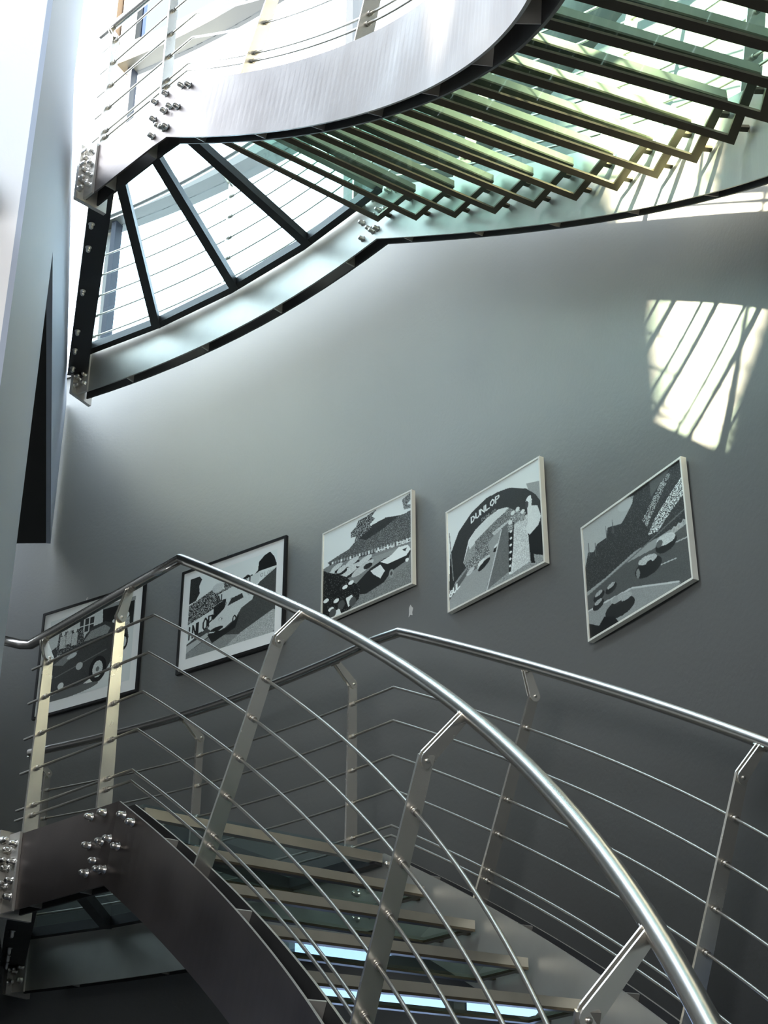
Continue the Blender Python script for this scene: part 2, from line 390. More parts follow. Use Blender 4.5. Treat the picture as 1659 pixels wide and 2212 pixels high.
# ---------------------------------------------------------------- railings
def railing(w, lev, label):
    R = thing('stair_railing', label, 'railing', group=None)
    mid = GAP/2 if w == 'i' else -GAP/2
    bo_ = .15 if w == 'i' else .135
    hL, hF = (1.118, 1.0) if w == 'i' else (1.01, 1.0)
    aend = .90 if w == 'i' else 2.75
    s_end = SEND[lev][w]-.15
    off = (lambda s: .145+.045*min(max(s, 0)/.6, 1)) if w == 'i' else (lambda s: .08-.35*min(max(s, 0), 3.4)/3)
    fl = [fpt(w, lev, s, hF, off(s)) for s in np.arange(-.9, s_end, .06)]
    k = int(np.argmax([p[2]-zl(lev) <= hL for p in fl])); za, zb_ = fl[k-1][2]-zl(lev), fl[k][2]-zl(lev); fl = [fl[k-1]+(fl[k]-fl[k-1])*(za-hL)/(za-zb_)]+fl[k:]
    if w == 'i':
        e = lpt('i', lev, .88, .945, .03); k0 = fl[0]; ld = [e+(k0-e)*i/6 for i in range(6)]
        rail_land = lambda aa: e+(k0-e)*(.86-aa)/(.86-(k0[:2]-K)@DI)
        if lev == 0: ld = [e+np.array([-.16, .02, .035]), e+np.array([-.05, .01, .004])]+ld
    else:
        ak = (fl[0][:2]-OK)@CO; ld = [lpt('o', lev, 2.66+(ak-2.66)*i/18, hL, .10) for i in range(18)]
        rail_land = lambda aa: lpt('o', lev, aa, hL, .10)
    pts = [np.array(p) for p in ld+fl]
    obj('handrail', tube(pts, .0235, 20), M['rail'], R, True)
    for i, r in enumerate(RODS):
        a2, f2 = full_line(w, lev, r, r*CI[w], mid, s_end, (.86 if w == 'i' else 2.72))
        obj('rod', tube(a2+f2, .0062, 8), M['rod'], R, True)
    def post(base, up, tr, lat, hr_vec, he, ang):
        """flat tapering bar, wide face square to the run, with a hinged arm carrying the handrail"""
        H_ = he; w0, w1, th = .038, .024, .006
        V = []
        for h, ww in ((-.12, w0), (H_, w1)):
            c = base+up*h
            for i, j in ((-1, -1), (1, -1), (1, 1), (-1, 1)): V.append(c+lat*ww*i+tr*th*j)
        F = [(0, 1, 2, 3), (4, 5, 6, 7), (0, 1, 5, 4), (1, 2, 6, 5), (2, 3, 7, 6), (3, 0, 4, 7)]
        p = obj('post', (V, F), M['post'], R)
        e = base+up*(H_-.012); tgt = hr_vec
        d = tgt-e; ln = np.linalg.norm(d)-.022; d /= np.linalg.norm(d); sd = np.cross(tr, d); sd /= np.linalg.norm(sd)
        # rounded arm: stadium outline
        out = []
        for an in np.linspace(math.pi/2, 3*math.pi/2, 9): out.append(e+d*math.cos(an)*.024+sd*math.sin(an)*.024)
        out += [e+d*ln-sd*.017, e+d*ln+sd*.017]
        n = len(out); V = [x+tr*.0065 for x in out]+[x+tr*.0125 for x in out]+[x-tr*.0065 for x in out]+[x-tr*.0125 for x in out]
        F = []
        for o_ in (0, 2*n):
            F += [tuple(range(o_, o_+n)), tuple(range(o_+n, o_+2*n))]+[(o_+i, o_+(i+1) % n, o_+n+(i+1) % n, o_+n+i) for i in range(n)]
        ar = obj('arm', (V, F), M['post'], p)
        place(SMALL, 'screw', e+tr*.0125, tr, ar); place(SMALL, 'screw', e-tr*.0125, -tr, ar)
        obj('saddle', box(e+d*ln, tr*.03, sd*.012, d*.004), M['rod'], ar)
        return p
    for aa in ([.17, .73] if w == 'i' else [.29, 1.49, 2.66]):
        b = lpt(w, lev, aa, 0, mid); q_ = lpt(w, lev, aa+.02, 0, mid); t = (q_-b)/np.linalg.norm(q_-b); l = np.array([t[1], -t[0], 0]) if w == 'i' else np.array([-t[1], t[0], 0])
        up = np.array([0, 0, 1.0]); hr_ = rail_land(aa+(.05 if w == 'i' else 0))
        p = post(b, up, t, l, hr_, (.885 if aa < .4 else .85) if w == 'i' else .93, 0)
        for r in RODS:
            place(COLLAR, 'collar', b+up*r+t*.006*(-1), -t, p)
    for s in ([.60, 1.78, 2.96, 4.14] if w == 'i' else [.62, 1.87, 3.12, 4.37]):
        if s > s_end: continue
        P_, t, l, n = frame_at(w, lev, s); b = P_+l*mid*(1 if w == 'i' else 1)
        sb = s-(.11 if w == 'i' else .04); Pb, tb, lb, nb = frame_at(w, lev, sb); hr_ = Pb+lb*off(sb)+nb*hF
        p = post(b, n, t, l, hr_, .895, 0)
        for r in RODS: place(COLLAR, 'collar', b+n*r*CI[w]+t*.006, t, p)
    return R
railing('i', 0, 'polished steel handrail and rods on the near edge of the lower flight and landing')
railing('o', 0, 'steel handrail and rods along the wall side of the lower flight')
railing('i', 1, 'railing with cut off handrail end above the pinkish steel string, top left')
railing('o', 1, 'railing seen through the glass landing overhead against the white window')
# ---------------------------------------------------------------- wall (curved), with the glazing above it
def wall_curve(D):
    pts = []
    for t in np.linspace(1.6, 0.0, 40): pts.append(OK+CO*LO*t+NO*(-4*.14*t*(1-t)))
    P = PATH['o', 1]; m = P[0] > .04
    pts = np.array(pts+list(np.stack([P[1], P[2]], 1)[m]))
    T = np.gradient(pts, axis=0); T /= np.hypot(T[:, 0], T[:, 1])[:, None]; N = np.stack([-T[:, 1], T[:, 0]], 1)
    # smooth the normals across the kink
    for _ in range(12): N[1:-1] = (N[:-2]+N[1:-1]*2+N[2:])/4
    N /= np.hypot(N[:, 0], N[:, 1])[:, None]
    X = pts+N*D
    e = X[0]-X[1]; e /= np.hypot(*e); X = np.concatenate([[X[0]+e*6], X])
    s = np.concatenate([[0], np.cumsum(np.hypot(*np.diff(X, axis=0).T))]); return s, X
WS, WX = wall_curve(.40)
def wpt(s, out=0.0):
    p = np.array([np.interp(s, WS, WX[:, 0]), np.interp(s, WS, WX[:, 1])])
    a = np.array([np.interp(s-.15, WS, WX[:, 0]), np.interp(s-.15, WS, WX[:, 1])]); b = np.array([np.interp(s+.15, WS, WX[:, 0]), np.interp(s+.15, WS, WX[:, 1])])
    t = (b-a)/np.hypot(*(b-a)); n = np.array([-t[1], t[0]])     # n points away from the stair
    return p+n*out, t, n
def wall_strip(s0, s1, z0, z1, o0, o1, step=.08):
    n = max(2, int((s1-s0)/step)+1); ss = np.linspace(s0, s1, n)
    I = [wpt(s, o0)[0] for s in ss]; O = [wpt(s, o1)[0] for s in ss]
    return sweep([(*p, z1) for p in I], [(*p, z1) for p in O], [(*p, z0) for p in O], [(*p, z0) for p in I])
ZS = Z0+5.72                                  # head of the solid wall: the window sill
ZT1, ZT2 = Z0+7.12, Z0+8.60
SE = 17.4
LW0, LW1, LZ0, LZ1 = 9.3, 13.2, Z0-1.25, Z0+.75    # low window under the stair
struct('wall_back', join(wall_strip(3.0, SE, LZ1, ZS, 0, .25), wall_strip(3.0, LW0, -.2, LZ1, 0, .25), wall_strip(LW1, SE, -.2, LZ1, 0, .25), wall_strip(LW0, LW1, -.2, LZ0, 0, .25)), M['wall'], smooth=True)
struct('wall_back_upper', wall_strip(9.86, SE, ZS, ZT1, 0, .25), M['wall'], smooth=True)
# glazing: window_1 big band above the landing, frames as structure parts
def win(name, lab=None):
    o = bpy.data.objects.new(name, None); C.objects.link(o); o['kind'] = 'structure'; return o
W1 = win('window_1')
def mull(s, wd, z0, z1, m, dep=.10, o=.03, nm='mullion'):
    p, t, n = wpt(s, o+dep/2); obj(nm, box((*p, (z0+z1)/2), (*(t*wd/2), 0), (*(n*dep/2), 0), (0, 0, (z1-z0)/2)), m, W1)
ZTOP = Z0+11.5
mull(7.37, .085, ZS, ZTOP, M['winbrown'], .14); mull(7.50, .16, ZS, ZTOP, M['winframe'], .06, .10)
mull(7.605, .04, ZS, ZTOP, M['winblue'], .08)
mull(9.82, .07, ZS, ZTOP, M['winframe'], .12); mull(5.4, .08, ZS, ZTOP, M['winframe'], .12)
mull(12.2, .08, ZT1, ZTOP, M['winframe'], .12); mull(14.6, .08, ZT1, ZTOP, M['winframe'], .12)
obj('sill', wall_strip(3.0, 9.86, ZS, ZS+.035, -.015, .25), M['winframe'], W1)
obj('transom', wall_strip(7.40, SE, ZT1, ZT1+.13, .02, .17), M['winframe'], W1)
obj('transom', wall_strip(7.40, SE, ZT1-.05, ZT1-.01, -.01, .17), M['winframe'], W1)
obj('transom', wall_strip(7.53, SE, ZT2, ZT2+.19, -.05, .13), M['winframe'], W1)
obj('transom', wall_strip(3.0, SE, ZTOP, ZTOP+.12, .02, .17), M['winframe'], W1)
for (a, b) in ((3.0, 5.36), (5.44, 7.33), (7.63, 9.78)):
    for (z0, z1) in ((ZS+.035, ZT1-.05), (ZT1+.13, ZT2), (ZT2+.19, ZTOP)):
        obj('pane', wall_strip(a, b, z0, z1, .09, .098), M['paneblue'] if (a > 7 and z0 > ZT2) else M['pane'], W1)
for (a, b) in ((9.86, 12.16), (12.24, 14.56), (14.64, SE)):
    for (z0, z1) in ((ZT1+.13, ZT2), (ZT2+.19, ZTOP)):
        obj('pane', wall_strip(a, b, z0, z1, .09, .098), M['pane'], W1)

W2 = win('window_2')
for a in np.arange(LW0, LW1+.01, (LW1-LW0)/3):
    p, t, n = wpt(min(max(a, LW0+.03), LW1-.03), .10); obj('mullion', box((*p, (LZ0+LZ1)/2), (*(t*.03), 0), (*(n*.04), 0), (0, 0, (LZ1-LZ0)/2)), M['winframe'], W2)
for k in range(3): obj('pane', wall_strip(LW0+.06+k*1.3, LW0+1.24+k*1.3, LZ0, LZ1, .10, .108), M['lowpane'], W2)
# pier at the left (wall with openings to the floors)
A0 = np.array([-1.265, 4.20]); A1 = np.array([-2.262, 9.128]); AD = (A1-A0)/np.hypot(*(A1-A0)); AN = np.array([AD[1], -AD[0]])  # AN to the right
if AN[0] < 0: AN = -AN
AL = np.hypot(*(A1-A0))
def slab_vf(u0, u1, z0, z1, th):
    a = A0+AD*u0; b = A0+AD*u1; return prism([a, b, b-AN*th, a-AN*th], z0, z1)
U1 = 1.70
def pier_block():
    return join(slab_vf(0, U1, 0, Z0+12, .5))
struct('wall_left', slab_vf(0, U1, 0, Z0+12, .02), M['bluelit'])
struct('wall_left_slab_edge', slab_vf(U1, AL-.01, Z0+4.40, Z0+5.50, .03), M['bluelit'])
fb = A0-AN*.0
# front face of the pier block going left
struct('wall_front', prism([A0-AN*.02, A0-AN*2.6, A0-AN*2.6+AD*.25, A0-AN*.24+AD*.25, A0-AN*.24+AD*U1, A0-AN*.02+AD*U1], 0, Z0+12), M['pale'])
# floor slab beyond the openings: dark soffit below, floor above
sl = [A0+AD*(U1)-AN*.032, A1-AN*.032-AD*.01, A1-AN*6.4+AD*1.4, A0+AD*U1-AN*6.4+AD*.2]
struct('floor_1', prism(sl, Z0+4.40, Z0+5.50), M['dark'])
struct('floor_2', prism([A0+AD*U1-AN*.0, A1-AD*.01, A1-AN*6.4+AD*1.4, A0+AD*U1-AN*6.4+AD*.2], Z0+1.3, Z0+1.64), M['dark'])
struct('floor', prism([(-12, -8), (8, -8), (8, 16), (-12, 16)], -.3, 0), M['floor'])
# rear of the hall, its unseen opening shaped to bound the sunbeam
# outline of the rear opening: the lit patch of the wall carried back along the sun's direction
_a, _e = math.radians(SUN_AZ), math.radians(SUN_EL); SD = np.array([math.sin(_a)*math.cos(_e), math.cos(_a)*math.cos(_e), -math.sin(_e)])
LIT = [(0.95, 6.25, 5.6), (1.12, 5.88, 4.6), (1.21, 5.64, 4.03), (1.19, 5.70, 3.92), (1.19, 5.69, 3.71), (1.19, 5.70, 3.47), (1.18, 5.70, 3.26), (1.20, 5.66, 2.95), (1.27, 5.50, 2.74), (1.33, 5.36, 2.90), (1.39, 5.20, 3.17), (1.44, 5.03, 3.30), (1.49, 4.88, 3.42), (1.54, 4.72, 3.75), (1.58, 4.40, 4.0), (1.6, 4.1, 4.6), (1.6, 4.1, 5.6)]
SW = []
for (x, y, z) in LIT: t = (y+6.0)/SD[1]; SW.append((x-SD[0]*t, z-SD[2]*t+Z0))
def wall_with_hole(x0, x1, z0, z1, hole, y0, y1):
    bm = bmesh.new()
    outer = [(x0, z0), (x1, z0), (x1, z1), (x0, z1)]
    vo = [bm.verts.new((x, y0, z)) for x, z in outer]; vh = [bm.verts.new((x, y0, z)) for x, z in hole]
    E_ = [bm.edges.new((vo[i], vo[(i+1) % 4])) for i in range(4)]+[bm.edges.new((vh[i], vh[(i+1) % len(vh)])) for i in range(len(vh))]
    bmesh.ops.triangle_fill(bm, use_beauty=True, edges=E_)
    # drop faces inside the hole
    def inside(x, z):
        c = False
        for i in range(len(hole)):
            x1_, z1_ = hole[i]; x2_, z2_ = hole[i-1]
            if (z1_ > z) != (z2_ > z) and x < (x2_-x1_)*(z-z1_)/(z2_-z1_)+x1_: c = not c
        return c
    bad = [f for f in bm.faces if inside(f.calc_center_median().x, f.calc_center_median().z)]
    bmesh.ops.delete(bm, geom=bad, context='FACES')
    r = bmesh.ops.extrude_face_region(bm, geom=list(bm.faces))
    for v in r['geom']:
        if isinstance(v, bmesh.types.BMVert): v.co.y = y1
    bmesh.ops.recalc_face_normals(bm, faces=bm.faces)
    me = bpy.data.meshes.new('wall'); bm.to_mesh(me); bm.free(); return me
me = wall_with_hole(-16, 9, 0, Z0+12, SW, -6.0, -6.25); wr_ = link('wall_rear', me, M['room']); wr_['kind'] = 'structure'

def rw(y0, y1, z0, z1): return prism([(5.2, y0), (5.4, y0), (5.4, y1), (5.2, y1)], z0, z1)
struct('wall_right', rw(-6, 9, 0, Z0+9), M['room'])
struct('shade_slab_2', prism([(-2.6, -6), (5.2, -6), (5.2, 6.0), (1.6, 5.6), (0.2, 6.6), (-2.2, 4.2), (-2.6, 4.1)], Z0+9.0, Z0+9.3), M['dark'])
struct('wall_left_far', prism([(-7.4, -6.0), (-7.2, -6.0), (-7.2, 13.5), (-7.4, 13.5)], 0, Z0+5.5), M['room'])
struct('shade_slab', prism([(-7.2, -6), (-.5, -6), (-.68, 1.2), (-1.02, 2.6), (-1.42, 4.15), (-7.2, 4.15)], Z0+3.25, Z0+3.5), M['dark'])  # unseen slab added to keep light off the lower string
# ---------------------------------------------------------------- pictures on the wall
PICDATA = [  # corners in the photograph were measured on the wall: (s_left, s_right, z_top, z_bottom, frame, tilt)
]
def picture(s0, s1, ztop, zbot, kind, draw, label, dz=0.0, name='framed_photograph'):
    T = thing(name, label, 'picture', group=None)
    off = -.004
    a, _, na = wpt(s0, 0); b, _, nb = wpt(s1, 0); t = (b-a); wd = np.hypot(*t); t /= wd; n = np.array([-t[1], t[0]])
    dep = .028 if kind == 'alu' else .02
    # stand clear of the curved wall: the chord's middle lies behind the ends
    back = 0.012
    U = np.array([t[0], t[1], dz/wd]); U3 = U; N3 = np.array([-n[0], -n[1], 0]); Z3 = np.array([0, 0, 1.0])
    o = np.array([a[0], a[1], ztop])-np.array([n[0], n[1], 0])*back
    h = ztop-zbot; fw = .010 if kind == 'alu' else .016
    m = M['alu'] if kind == 'alu' else M['black']
    def P3(u, v, d): return o+U3*u*wd-Z3*v*h+N3*d
    L_ = []
    for (u0, v0, u1, v1) in ((0, 0, 1, fw/h), (0, 1-fw/h, 1, 1), (0, fw/h, fw/wd, 1-fw/h), (1-fw/wd, fw/h, 1, 1-fw/h)):
        L_.append(([P3(u, v, d) for d in (0, dep) for (u, v) in ((u0, v0), (u1, v0), (u1, v1), (u0, v1))],
                   [(0, 1, 2, 3), (4, 5, 6, 7), (0, 1, 5, 4), (1, 2, 6, 5), (2, 3, 7, 6), (3, 0, 4, 7)]))
    obj('frame', join(*L_), m, T)
    e = .001
    du, dv = fw/wd, fw/h
    if kind == 'black':
        obj('mount', ([P3(u, v, d) for d in (.002, dep-.008) for (u, v) in ((du, dv), (1-du, dv), (1-du, 1-dv), (du, 1-dv))],
                      [(0, 1, 2, 3), (4, 5, 6, 7), (0, 1, 5, 4), (1, 2, 6, 5), (2, 3, 7, 6), (3, 0, 4, 7)]), M['white'], T)
        hk = P3(.42, -.012, .004); obj('hanging_hook', tube([hk-Z3*.02, hk+Z3*.01, hk+Z3*.018+U3*.008], .003, 6), M['bolt'], T)
    # the print: fine grid with a colour per vertex
    if kind == 'black': pu0, pv0, pu1, pv1, pd = .085, .10, .915, .875, dep-.0075
    else: pu0, pv0, pu1, pv1, pd = du, dv, 1-du, 1-dv, dep-.006
    nx, ny = 230, 180
    img = draw(nx, ny)
    uu, vv = np.meshgrid(np.linspace(pu0, pu1, nx), np.linspace(pv0, pv1, ny))
    V = (o[None, None]+uu[..., None]*U3*wd-vv[..., None]*Z3*h+N3*pd).reshape(-1, 3)
    idx = np.arange(nx*ny).reshape(ny, nx); F = np.stack([idx[:-1, :-1], idx[1:, :-1], idx[1:, 1:], idx[:-1, 1:]], -1).reshape(-1, 4)
    me = bpy.data.meshes.new('print'); me.from_pydata(V.tolist(), [], F.tolist())
    ca = me.color_attributes.new('ink', 'FLOAT_COLOR', 'POINT'); g = img.reshape(-1)
    col = np.stack([g*.93, g, g*.955, np.ones_like(g)], 1).astype(np.float32); ca.data.foreach_set('color', col.reshape(-1))
    me.update(); link('print', me, M['print'], T)
    return T
def mk_print():
    m = bpy.data.materials.new('photographic_print'); m.use_nodes = True; n = m.node_tree.nodes; L = m.node_tree.links
    b = n['Principled BSDF']; b.inputs['Roughness'].default_value = .35; b.inputs['Specular IOR Level'].default_value = .3
    v = n.new('ShaderNodeVertexColor'); v.layer_name = 'ink'; L.new(v.outputs[0], b.inputs['Base Color']); return m
M['print'] = mk_print()
# tiny raster toolkit for the prints ------------------------------------------------------
class Ras:
    def __init__(s, nx, ny, base):
        s.u, s.v = np.meshgrid(np.linspace(0, 1, nx), np.linspace(0, 1, ny)); s.g = np.full((ny, nx), float(base))
        s.r = np.random.default_rng(5); s.n = s.r.random((ny, nx)); s.nx, s.ny = nx, ny
        k = s.r.random((ny//4+2, nx//4+2)); s.n2 = np.kron(k, np.ones((4, 4)))[:ny, :nx]
    def mask(s, pts):
        c = np.zeros_like(s.g, bool); x, y = s.u, s.v
        for i in range(len(pts)):
            x1, y1 = pts[i]; x2, y2 = pts[i-1]
            if y1 == y2: continue
            q = ((y1 > y) != (y2 > y)) & (x < (x2-x1)*(y-y1)/(y2-y1)+x1); c ^= q
        return c
    def poly(s, pts, c, nz=0.0, sp=0.0, spc=.8, coarse=False):
        m = s.mask(pts); n = s.n2 if coarse else s.n
        s.g[m] = c+(n[m]-.5)*nz
        if sp: k = m & (s.n > 1-sp); s.g[k] = spc
        return s
    def ell(s, x, y, a, b, c, rot=0.0, nz=0.0):
        X, Y = s.u-x, s.v-y; cr, sr = math.cos(rot), math.sin(rot)
        m = ((X*cr+Y*sr)/a)**2+((-X*sr+Y*cr)/b)**2 < 1; s.g[m] = c+(s.n[m]-.5)*nz; return s
    def line(s, pts, wd, c):
        for (x1, y1), (x2, y2) in zip(pts[:-1], pts[1:]):
            dx, dy = x2-x1, y2-y1; L2 = dx*dx+dy*dy+1e-12
            t = np.clip(((s.u-x1)*dx+(s.v-y1)*dy)/L2, 0, 1); m = np.hypot(s.u-x1-t*dx, (s.v-y1-t*dy)) < wd; s.g[m] = c
        return s
    def text(s, txt, x, y, w_, h_, wd, c, slope=0.0, rise=None):
        """stroke lettering; x,y = lower left; slope = dy per dx"""
        for i, ch in enumerate(txt):
            for st in GLY.get(ch, []):
                P = []
                for (a, b) in st:
                    px = x+(i+a*.72)*w_; py = y-b*h_+slope*(px-x)
                    if rise: py += rise(px)
                    P.append((px, py))
                s.line(P, wd, c)
        return s
    def out(s): return np.clip(s.g*1.12, 0.004, .93)
GLY = {'D': [[(0, 0), (0, 1), (.6, .9), (1, .5), (.6, .1), (0, 0)]], 'U': [[(0, 1), (0, .2), (.5, 0), (1, .2), (1, 1)]],
       'N': [[(0, 0), (0, 1), (1, 0), (1, 1)]], 'L': [[(0, 1), (0, 0), (1, 0)]], 'O': [[(.5, 0), (0, .3), (0, .7), (.5, 1), (1, .7), (1, .3), (.5, 0)]],
       'P': [[(0, 0), (0, 1), (.9, .9), (.9, .55), (0, .45)]], 'I': [[(.5, 0), (.5, 1)]], 'T': [[(0, 1), (1, 1)], [(.5, 1), (.5, 0)]],
       'A': [[(0, 0), (.5, 1), (1, 0)], [(.2, .4), (.8, .4)]], 'G': [[(1, .8), (.5, 1), (0, .6), (0, .3), (.5, 0), (1, .2), (1, .5), (.6, .5)]],
       'R': [[(0, 0), (0, 1), (.9, .9), (.9, .55), (0, .5), (1, 0)]], 'S': [[(1, .85), (.5, 1), (.1, .75), (.9, .3), (.5, 0), (0, .15)]],
       'C': [[(1, .8), (.5, 1), (0, .6), (0, .35), (.5, 0), (1, .2)]], 'E': [[(1, 1), (0, 1), (0, 0), (1, 0)], [(0, .5), (.8, .5)]], 'H': [[(0, 0), (0, 1)], [(1, 0), (1, 1)], [(0, .5), (1, .5)]],
       '6': [[(.9, .9), (.3, .8), (0, .35), (.4, 0), (.9, .25), (.6, .5), (.05, .4)]], 'K': [[(0, 0), (0, 1)], [(1, 1), (0, .45), (1, 0)]], '0': [[(.5, 0), (0, .3), (0, .7), (.5, 1), (1, .7), (1, .3), (.5, 0)]], '2': [[(0, .8), (.5, 1), (1, .7), (0, 0), (1, 0)]]}
def draw1(nx, ny):                            # dark sports car parked before a house
    r = Ras(nx, ny, .72)
    r.poly([(0, 0), (1, 0), (1, .36), (0, .40)], .62, .12)
    r.poly([(.0, 0), (.52, 0), (.52, .10), (0, .08)], .70, .05)
    for x in (.36, .42, .48): r.poly([(x, .10), (x+.045, .10), (x+.045, .26), (x, .26)], .03)
    r.line([(.36, .18), (.53, .18)], .006, .7)
    r.poly([(.62, .04), (.99, .05), (.99, .34), (.72, .36), (.64, .30)], .02)
    r.poly([(.62, 0), (1, 0), (1, .05), (.62, .05)], .30, .1)
    for x, y in ((.80, .18), (.86, .16), (.92, .20), (.76, .24)): r.ell(x, y, .016, .03, .75); r.poly([(x-.025, y+.03), (x+.025, y+.03), (x+.03, y+.16), (x-.03, y+.16)], .45, .5)
    r.poly([(.12, .18), (.40, .20), (.44, .42), (.10, .46)], .05, .1, .12, .6)
    for x, y in ((.17, .20), (.24, .17), (.31, .20)): r.ell(x, y, .02, .03, .7); r.poly([(x-.03, y+.03), (x+.03, y+.03), (x+.035, y+.18), (x-.035, y+.18)], .55, .4)
    r.poly([(.0, .40), (.10, .34), (.12, .50), (0, .56)], .04, .1)
    r.poly([(.02, .62), (.06, .52), (.20, .43), (.40, .40), (.44, .30), (.52, .22), (.66, .20), (.78, .26), (.84, .34), (.93, .37), (.95, .48), (.92, .60), (.80, .64), (.72, .80), (.55, .84), (.45, .90), (.20, .93), (.05, .86), (.0, .74)], .05, .03)
    r.poly([(.42, .38), (.50, .27), (.66, .24), (.73, .30), (.70, .36)], .28, .15); r.poly([(.08, .56), (.22, .48), (.38, .46), (.20, .60)], .22, .1)
    r.ell(.30, .51, .06, .028, .6, -.3); r.line([(.12, .72), (.70, .55)], .006, .16)
    r.ell(.40, .66, .04, .045, .5); r.ell(.06, .70, .03, .04, .45); r.ell(.20, .84, .035, .04, .7); r.ell(.03, .84, .02, .03, .6)
    r.ell(.62, .76, .10, .155, .01); r.ell(.62, .76, .058, .10, .62, nz=.3); r.ell(.62, .76, .02, .03, .15)
    r.ell(.90, .52, .045, .10, .01); r.ell(.905, .52, .022, .06, .6)
    r.ell(.30, .95, .34, .05, .12, -.08); return r.out()
def draw2(nx, ny):                            # pale racing car rounding a bend past hoardings
    r = Ras(nx, ny, .78)
    r.poly([(0, .0), (.11, .0), (.14, .05), (.11, .12), (.12, .22), (.08, .30), (0, .32)], .03, .04)
    r.poly([(.78, .30), (.74, .24), (.79, .18), (.80, .08), (.86, .02), (.92, .0), (.97, .08), (1, .18), (1, .30)], .01)
    r.poly([(.60, .30), (.62, .22), (.68, .19), (.74, .25), (.76, .31)], .02, .03)
    r.poly([(.40, .20), (.50, .16), (.60, .28), (.56, .34), (.42, .30)], .05, .1, .2, .7)
    r.poly([(0, .34), (.30, .22), (.46, .30), (.44, .44), (.26, .54), (0, .60)], .03, .05, .22, .75)
    r.ell(.36, .13, .06, .07, .75); r.ell(.34, .23, .07, .06, .6, nz=.2)
    r.poly([(.80, .20), (1, .20), (1, .30), (.80, .31)], .72, .05); r.text('LONG', .865, .282, .035, .05, .004, .45); r.ell(.835, .255, .016, .025, .35); r.ell(.835, .255, .009, .015, .7)
    r.poly([(.34, .32), (.82, .20), (.80, .33), (.42, .50)], .66, .05)
    r.text('AL', .33, .42, .055, .08, .007, .04, -.15); r.text('TOT', .55, .33, .065, .085, .008, .03, -.15)
    for x in (.43, .50, .57, .64, .71): r.ell(x, .46-.28*(x-.43), .017, .028, .2); r.ell(x, .46-.28*(x-.43), .010, .017, .65)
    r.poly([(0, .58), (.30, .48), (.30, .66), (.0, .80)], .75, .04); r.text('INLOP', .0, .77, .062, .15, .009, .02, -.28)
    r.poly([(.30, .46), (.44, .40), (.42, .60), (.30, .64)], .02, .05)
    r.poly([(0, .82), (.28, .66), (.50, .66), (.82, .33), (1, .22), (1, 1), (0, 1)], .07, .05, coarse=False)
    r.poly([(0, .84), (.24, .75), (.26, .80), (0, .93)], .45, .08)
    r.poly([(0, .93), (.30, .80), (.62, .90), (.50, 1), (0, 1)], .26, .12)
    r.poly([(.45, 1), (.62, .88), (.98, .72), (1, .74), (1, .98), (.97, 1)], .42, .35)
    r.poly([(.24, .70), (.30, .62), (.42, .52), (.46, .44), (.56, .38), (.68, .38), (.76, .45), (.74, .52), (.62, .58), (.56, .68), (.44, .76), (.30, .77)], .66, .12)
    r.poly([(.46, .50), (.50, .42), (.62, .40), (.64, .46)], .04); r.ell(.345, .745, .075, .028, .02, -.1); r.line([(.26, .76), (.36, .785), (.43, .75)], .006, .7)
    r.ell(.545, .69, .022, .05, .01); r.ell(.545, .69, .011, .032, .6); r.ell(.385, .635, .022, .022, .2); r.text('6', .374, .652, .03, .035, .004, .8)
    r.poly([(.24, .78), (.46, .77), (.60, .66), (.56, .80), (.30, .90)], .02); r.poly([(.64, .38), (.76, .32), (.78, .40), (.70, .46)], .5, .4); return r.out()
